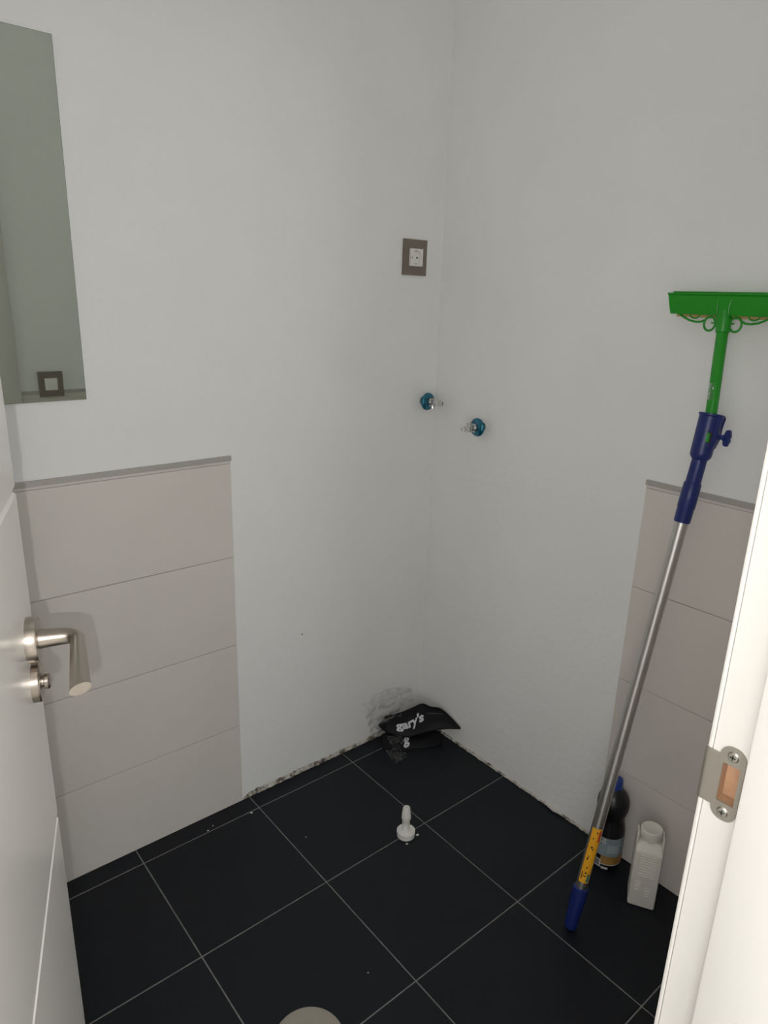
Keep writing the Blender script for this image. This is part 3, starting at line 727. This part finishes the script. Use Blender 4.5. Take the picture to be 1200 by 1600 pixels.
# ------------------------------------------------------------------ white hose spigot on the floor
sp0 = (-0.4035, -0.3935, 0.0)
sg = thing('hose_spigot', 'white plastic hose spigot with round flange standing on the floor tiles', 'spigot', sp0)
rel(sg, lathe('flange', [(0.0225, 0.0003), (0.0240, 0.0015), (0.0240, 0.010), (0.0250, 0.0108), (0.0250, 0.0175), (0.0240, 0.0185), (0.0205, 0.0185), (0.0195, 0.0165), (0.0150, 0.0165), (0.0145, 0.0190), (0.0118, 0.0200)], 'white_plastic', sg, sp0, (0, 0, 1), 36, 35))
rel(sg, lathe('spigot_tube', [(0.0112, 0.0185), (0.0105, 0.030), (0.0102, 0.052), (0.0128, 0.056), (0.0124, 0.066), (0.0105, 0.082), (0.0092, 0.089), (0.0080, 0.0905), (0.0055, 0.0905), (0.0052, 0.084)], 'white_plastic', sg, sp0, (0.01, 0.03, 1), 28, 35))

# ------------------------------------------------------------------ stainless floor drain cover
dc = (-0.9162, -0.6906, 0.0)
dn_o = thing('floor_drain_cover', 'round stainless steel drain cover set on the black floor', 'drain cover', dc)
rel(dn_o, lathe('cover_plate', [(0.0711, 0.0002), (0.0711, 0.0018), (0.0702, 0.0028), (0.0640, 0.0032), (0.002, 0.0034)], 'stainless', dn_o, dc, (0, 0, 1), 56, 30))
rel(dn_o, lathe('centre_screw', [(0.0060, 0.0032), (0.0058, 0.0044), (0.0035, 0.0050)], 'nickel_bright', dn_o, dc, (0, 0, 1), 18, 30))

# ------------------------------------------------------------------ crumpled packaging bag in the corner
bag = thing('packaging_bag', 'crumpled clear and black plastic packaging bag lying in the corner', 'bag', (-0.12, -0.10, 0.0))
def cat(P, t):
    n = len(P) - 1; f = min(max(t, 0), 1) * n; i = min(int(f), n - 1); u = f - i
    p0, p1, p2, p3 = (Vector(P[max(i - 1, 0)]), Vector(P[i]), Vector(P[i + 1]), Vector(P[min(i + 2, n)]))
    return 0.5 * ((2 * p1) + (p2 - p0) * u + (2 * p0 - 5 * p1 + 4 * p2 - p3) * u * u + (3 * p1 - p0 - 3 * p2 + p3) * u ** 3)
def patch(top, bot, bulge, amp, seed):
    def f(u, v):
        a, b = cat(bot, u), cat(top, u)
        p = a + (b - a) * v
        e = 1e-3
        du = (cat(bot, min(u + e, 1)) + (cat(top, min(u + e, 1)) - cat(bot, min(u + e, 1))) * v) - p if u < 1 - e else p - (cat(bot, u - e) + (cat(top, u - e) - cat(bot, u - e)) * v)
        nrm = du.cross(b - a)
        nrm = nrm.normalized() if nrm.length > 1e-12 else Vector((0, 0, 1))
        k = math.sin(math.pi * min(max(v, 0), 1)) * min(1, 5 * u, 5 * (1 - u))
        w_ = amp * (noise.noise(Vector((u * 6, v * 3, seed))) + 0.5 * noise.noise(Vector((u * 15, v * 7, seed + 4))))
        return p, nrm, bulge * k + w_ * min(1, 8 * u, 8 * (1 - u), 1)
    return f
def pouch(name, f, m, parent, nu=36, nv=14, th=0.004):
    bm = bmesh.new(); fr_, bk = [], []
    for i in range(nu + 1):
        A, B = [], []
        for j in range(nv + 1):
            u, v = i / nu, j / nv; p, n_, d = f(u, v)
            t = th * math.sin(math.pi * v) * min(1, 4 * u + .1, 4 * (1 - u) + .1) + 0.0004
            A.append(bm.verts.new(p + n_ * d)); B.append(bm.verts.new(p + n_ * (d - t)))
        fr_.append(A); bk.append(B)
    for i in range(nu):
        for j in range(nv):
            bm.faces.new((fr_[i][j], fr_[i + 1][j], fr_[i + 1][j + 1], fr_[i][j + 1]))
            bm.faces.new((bk[i][j], bk[i][j + 1], bk[i + 1][j + 1], bk[i + 1][j]))
    for i in range(nu):
        for j in (0, nv): bm.faces.new((fr_[i][j], fr_[i + 1][j], bk[i + 1][j], bk[i][j]))
    for j in range(nv):
        for i in (0, nu): bm.faces.new((fr_[i][j], fr_[i][j + 1], bk[i][j + 1], bk[i][j]))
    return from_bm(name, bm, m, parent, smooth=True)
top_u = [(-0.202, -0.0215, 0.0620), (-0.178, -0.0200, 0.0740), (-0.1700, -0.0215, 0.0840), (-0.142, -0.0350, 0.0880), (-0.116, -0.0490, 0.0950), (-0.086, -0.0620, 0.1050), (-0.0575, -0.0750, 0.1150), (-0.0400, -0.0980, 0.1095), (-0.0200, -0.1250, 0.1080), (-0.0085, -0.1640, 0.0900), (-0.0060, -0.2040, 0.0730)]
bot_u = [(-0.2010, -0.0250, 0.0590), (-0.1960, -0.0420, 0.0510), (-0.1880, -0.0580, 0.0440), (-0.1660, -0.0880, 0.0420), (-0.1430, -0.1130, 0.0415), (-0.1240, -0.1230, 0.0470), (-0.1059, -0.1328, 0.0523), (-0.0720, -0.1540, 0.0600), (-0.0400, -0.1750, 0.0650), (-0.0180, -0.1960, 0.0665), (-0.0075, -0.2080, 0.0690)]
fu = patch(top_u, bot_u, 0.006, 0.0025, 2.0)
up = rel(bag, pouch('black_band', fu, 'bag_black', bag)); up['label'] = 'black printed band of the bag with white lettering'
top_l = [(-0.200, -0.040, 0.034), (-0.165, -0.072, 0.034), (-0.125, -0.100, 0.036), (-0.085, -0.122, 0.040), (-0.040, -0.150, 0.045)]
bot_l = [(-0.218, -0.068, 0.006), (-0.190, -0.105, 0.008), (-0.150, -0.132, 0.010), (-0.105, -0.160, 0.010), (-0.055, -0.175, 0.008)]
fl_ = patch(top_l, bot_l, 0.004, 0.002, 7.0)
lo_ = rel(bag, pouch('black_band', fl_, 'bag_black', bag, 30, 8, 0.003)); lo_['label'] = 'lower black fold of the bag'

def lettering(name, text, f, u0, u1, v0, v1, m, parent, lift=0.0006, shear=0.0, bold=0.0):
    cu = bpy.data.curves.new('txt', 'FONT'); cu.body = text; cu.size = 1.0; cu.resolution_u = 3; cu.offset = bold
    to = bpy.data.objects.new('txt', cu); COL.objects.link(to)
    bpy.context.view_layer.update()
    dg = bpy.context.evaluated_depsgraph_get()
    me = bpy.data.meshes.new_from_object(to.evaluated_get(dg))
    bpy.data.objects.remove(to, do_unlink=True)
    bm = bmesh.new(); bm.from_mesh(me); bpy.data.meshes.remove(me)
    bmesh.ops.triangulate(bm, faces=bm.faces[:])
    x0 = min(v.co.x for v in bm.verts); x1 = max(v.co.x for v in bm.verts)
    y0 = min(v.co.y for v in bm.verts); y1 = max(v.co.y for v in bm.verts)
    bmesh.ops.subdivide_edges(bm, edges=[e for e in bm.edges if e.calc_length() > 0.25], cuts=1)
    for v in bm.verts:
        tx = (v.co.x - x0) / (x1 - x0); ty = (v.co.y - y0) / (y1 - y0)
        p, n_, d = f(u0 + (u1 - u0) * tx, v0 + (v1 - v0) * ty + shear * tx)
        v.co = p + n_ * (d + lift)
    me = bpy.data.meshes.new(name); bm.to_mesh(me); bm.free()
    return link(name, me, m, parent)
lettering('lettering', "gary's", fu, 0.285, 0.615, 0.18, 0.62, 'bag_ink', up, shear=0.10, bold=0.035)
lettering('small_print', "- -- --- -- ---", fu, 0.655, 0.80, 0.66, 0.685, 'label_grey', up, shear=0.02)
lettering('lettering', "g", fl_, 0.37, 0.47, 0.10, 0.85, 'bag_ink', lo_, bold=0.035, shear=0.1)

def crumple(name, c00, c10, c01, c11, amp, seed, n=26, arch=0.0, parent=bag, normal=(-.5, -.7, .5)):
    c00, c10, c01, c11 = map(Vector, (c00, c10, c01, c11)); nv_ = Vector(normal).normalized()
    bm = bmesh.new(); G_ = []
    for i in range(n + 1):
        row = []
        for j in range(n + 1):
            u, v = i / n, j / n
            p = (c00 * (1 - u) + c10 * u) * (1 - v) + (c01 * (1 - u) + c11 * u) * v
            q = Vector((u * 5, v * 5, seed))
            q = q * (0.75 if n < 20 else 1.0)
            r1 = abs(noise.noise(q)) * 1.7 + 0.55 * abs(noise.noise(q * 2.1)) + 0.08 * abs(noise.noise(q * 4.1))
            edge = 0.10 * noise.noise(Vector((u * 4, v * 4, seed + 9)))
            p = p + (c10 - c00) * edge * (0.6) + (c01 - c00) * edge * 0.8
            p += nv_ * (amp * (r1 - 0.3)) + Vector((0, 0, arch * math.sin(math.pi * u) * v))
            p.x = min(p.x, -0.004); p.y = min(p.y, -0.004); p.z = max(p.z, 0.002)
            row.append(bm.verts.new(p))
        G_.append(row)
    for i in range(n):
        for j in range(n):
            bm.faces.new((G_[i][j], G_[i + 1][j], G_[i + 1][j + 1], G_[i][j + 1]))
    o = rel(parent, from_bm(name, bm, 'film', parent, sharp=60))
    o['label'] = 'crumpled transparent film of the bag'
    return o
crumple('clear_film', (-0.222, -0.024, 0.012), (-0.070, -0.060, 0.040), (-0.262, -0.012, 0.160), (-0.055, -0.020, 0.140), 0.034, 1.0, 44, arch=0.030)
crumple('clear_film', (-0.236, -0.150, 0.004), (-0.180, -0.150, 0.006), (-0.225, -0.092, 0.012), (-0.178, -0.104, 0.014), 0.022, 5.0, 16, normal=(-.3, -.4, .85))
crumple('clear_film', (-0.205, -0.100, 0.024), (-0.162, -0.112, 0.026), (-0.200, -0.060, 0.040), (-0.160, -0.090, 0.046), 0.018, 8.0, 16, normal=(-.45, -.45, .77))

# ------------------------------------------------------------------ plaster crumbs on the floor
cr_ = random.Random(4)
crumbs = [(-0.3775, -0.4120, 0.0036), (-0.4217, -0.4190, 0.0026), (-0.6918, -0.0633, 0.0028), (-0.8187, -0.0524, 0.0022), (-0.6217, -0.2337, 0.0016), (-0.7336, -0.6464, 0.0014), (-0.800, -0.044, 0.0018)]
bm = bmesh.new()
for cx_, cy_, r in crumbs:
    g = bmesh.ops.create_icosphere(bm, subdivisions=2, radius=r)
    for v in g['verts']:
        k = 1 + 0.35 * noise.noise(v.co * 500 + Vector((cx_ * 99, cy_ * 99, 0)))
        v.co = Vector((v.co.x * k * 1.3, v.co.y * k, max(-0.0001, v.co.z * 0.45 * k))) + Vector((cx_, cy_, 0.0003))
cro = from_bm('plaster_crumbs', bm, 'crumb', None)
cro['label'] = 'tiny white plaster crumbs scattered on the black tiles'; cro['category'] = 'crumbs'; cro['kind'] = 'stuff'
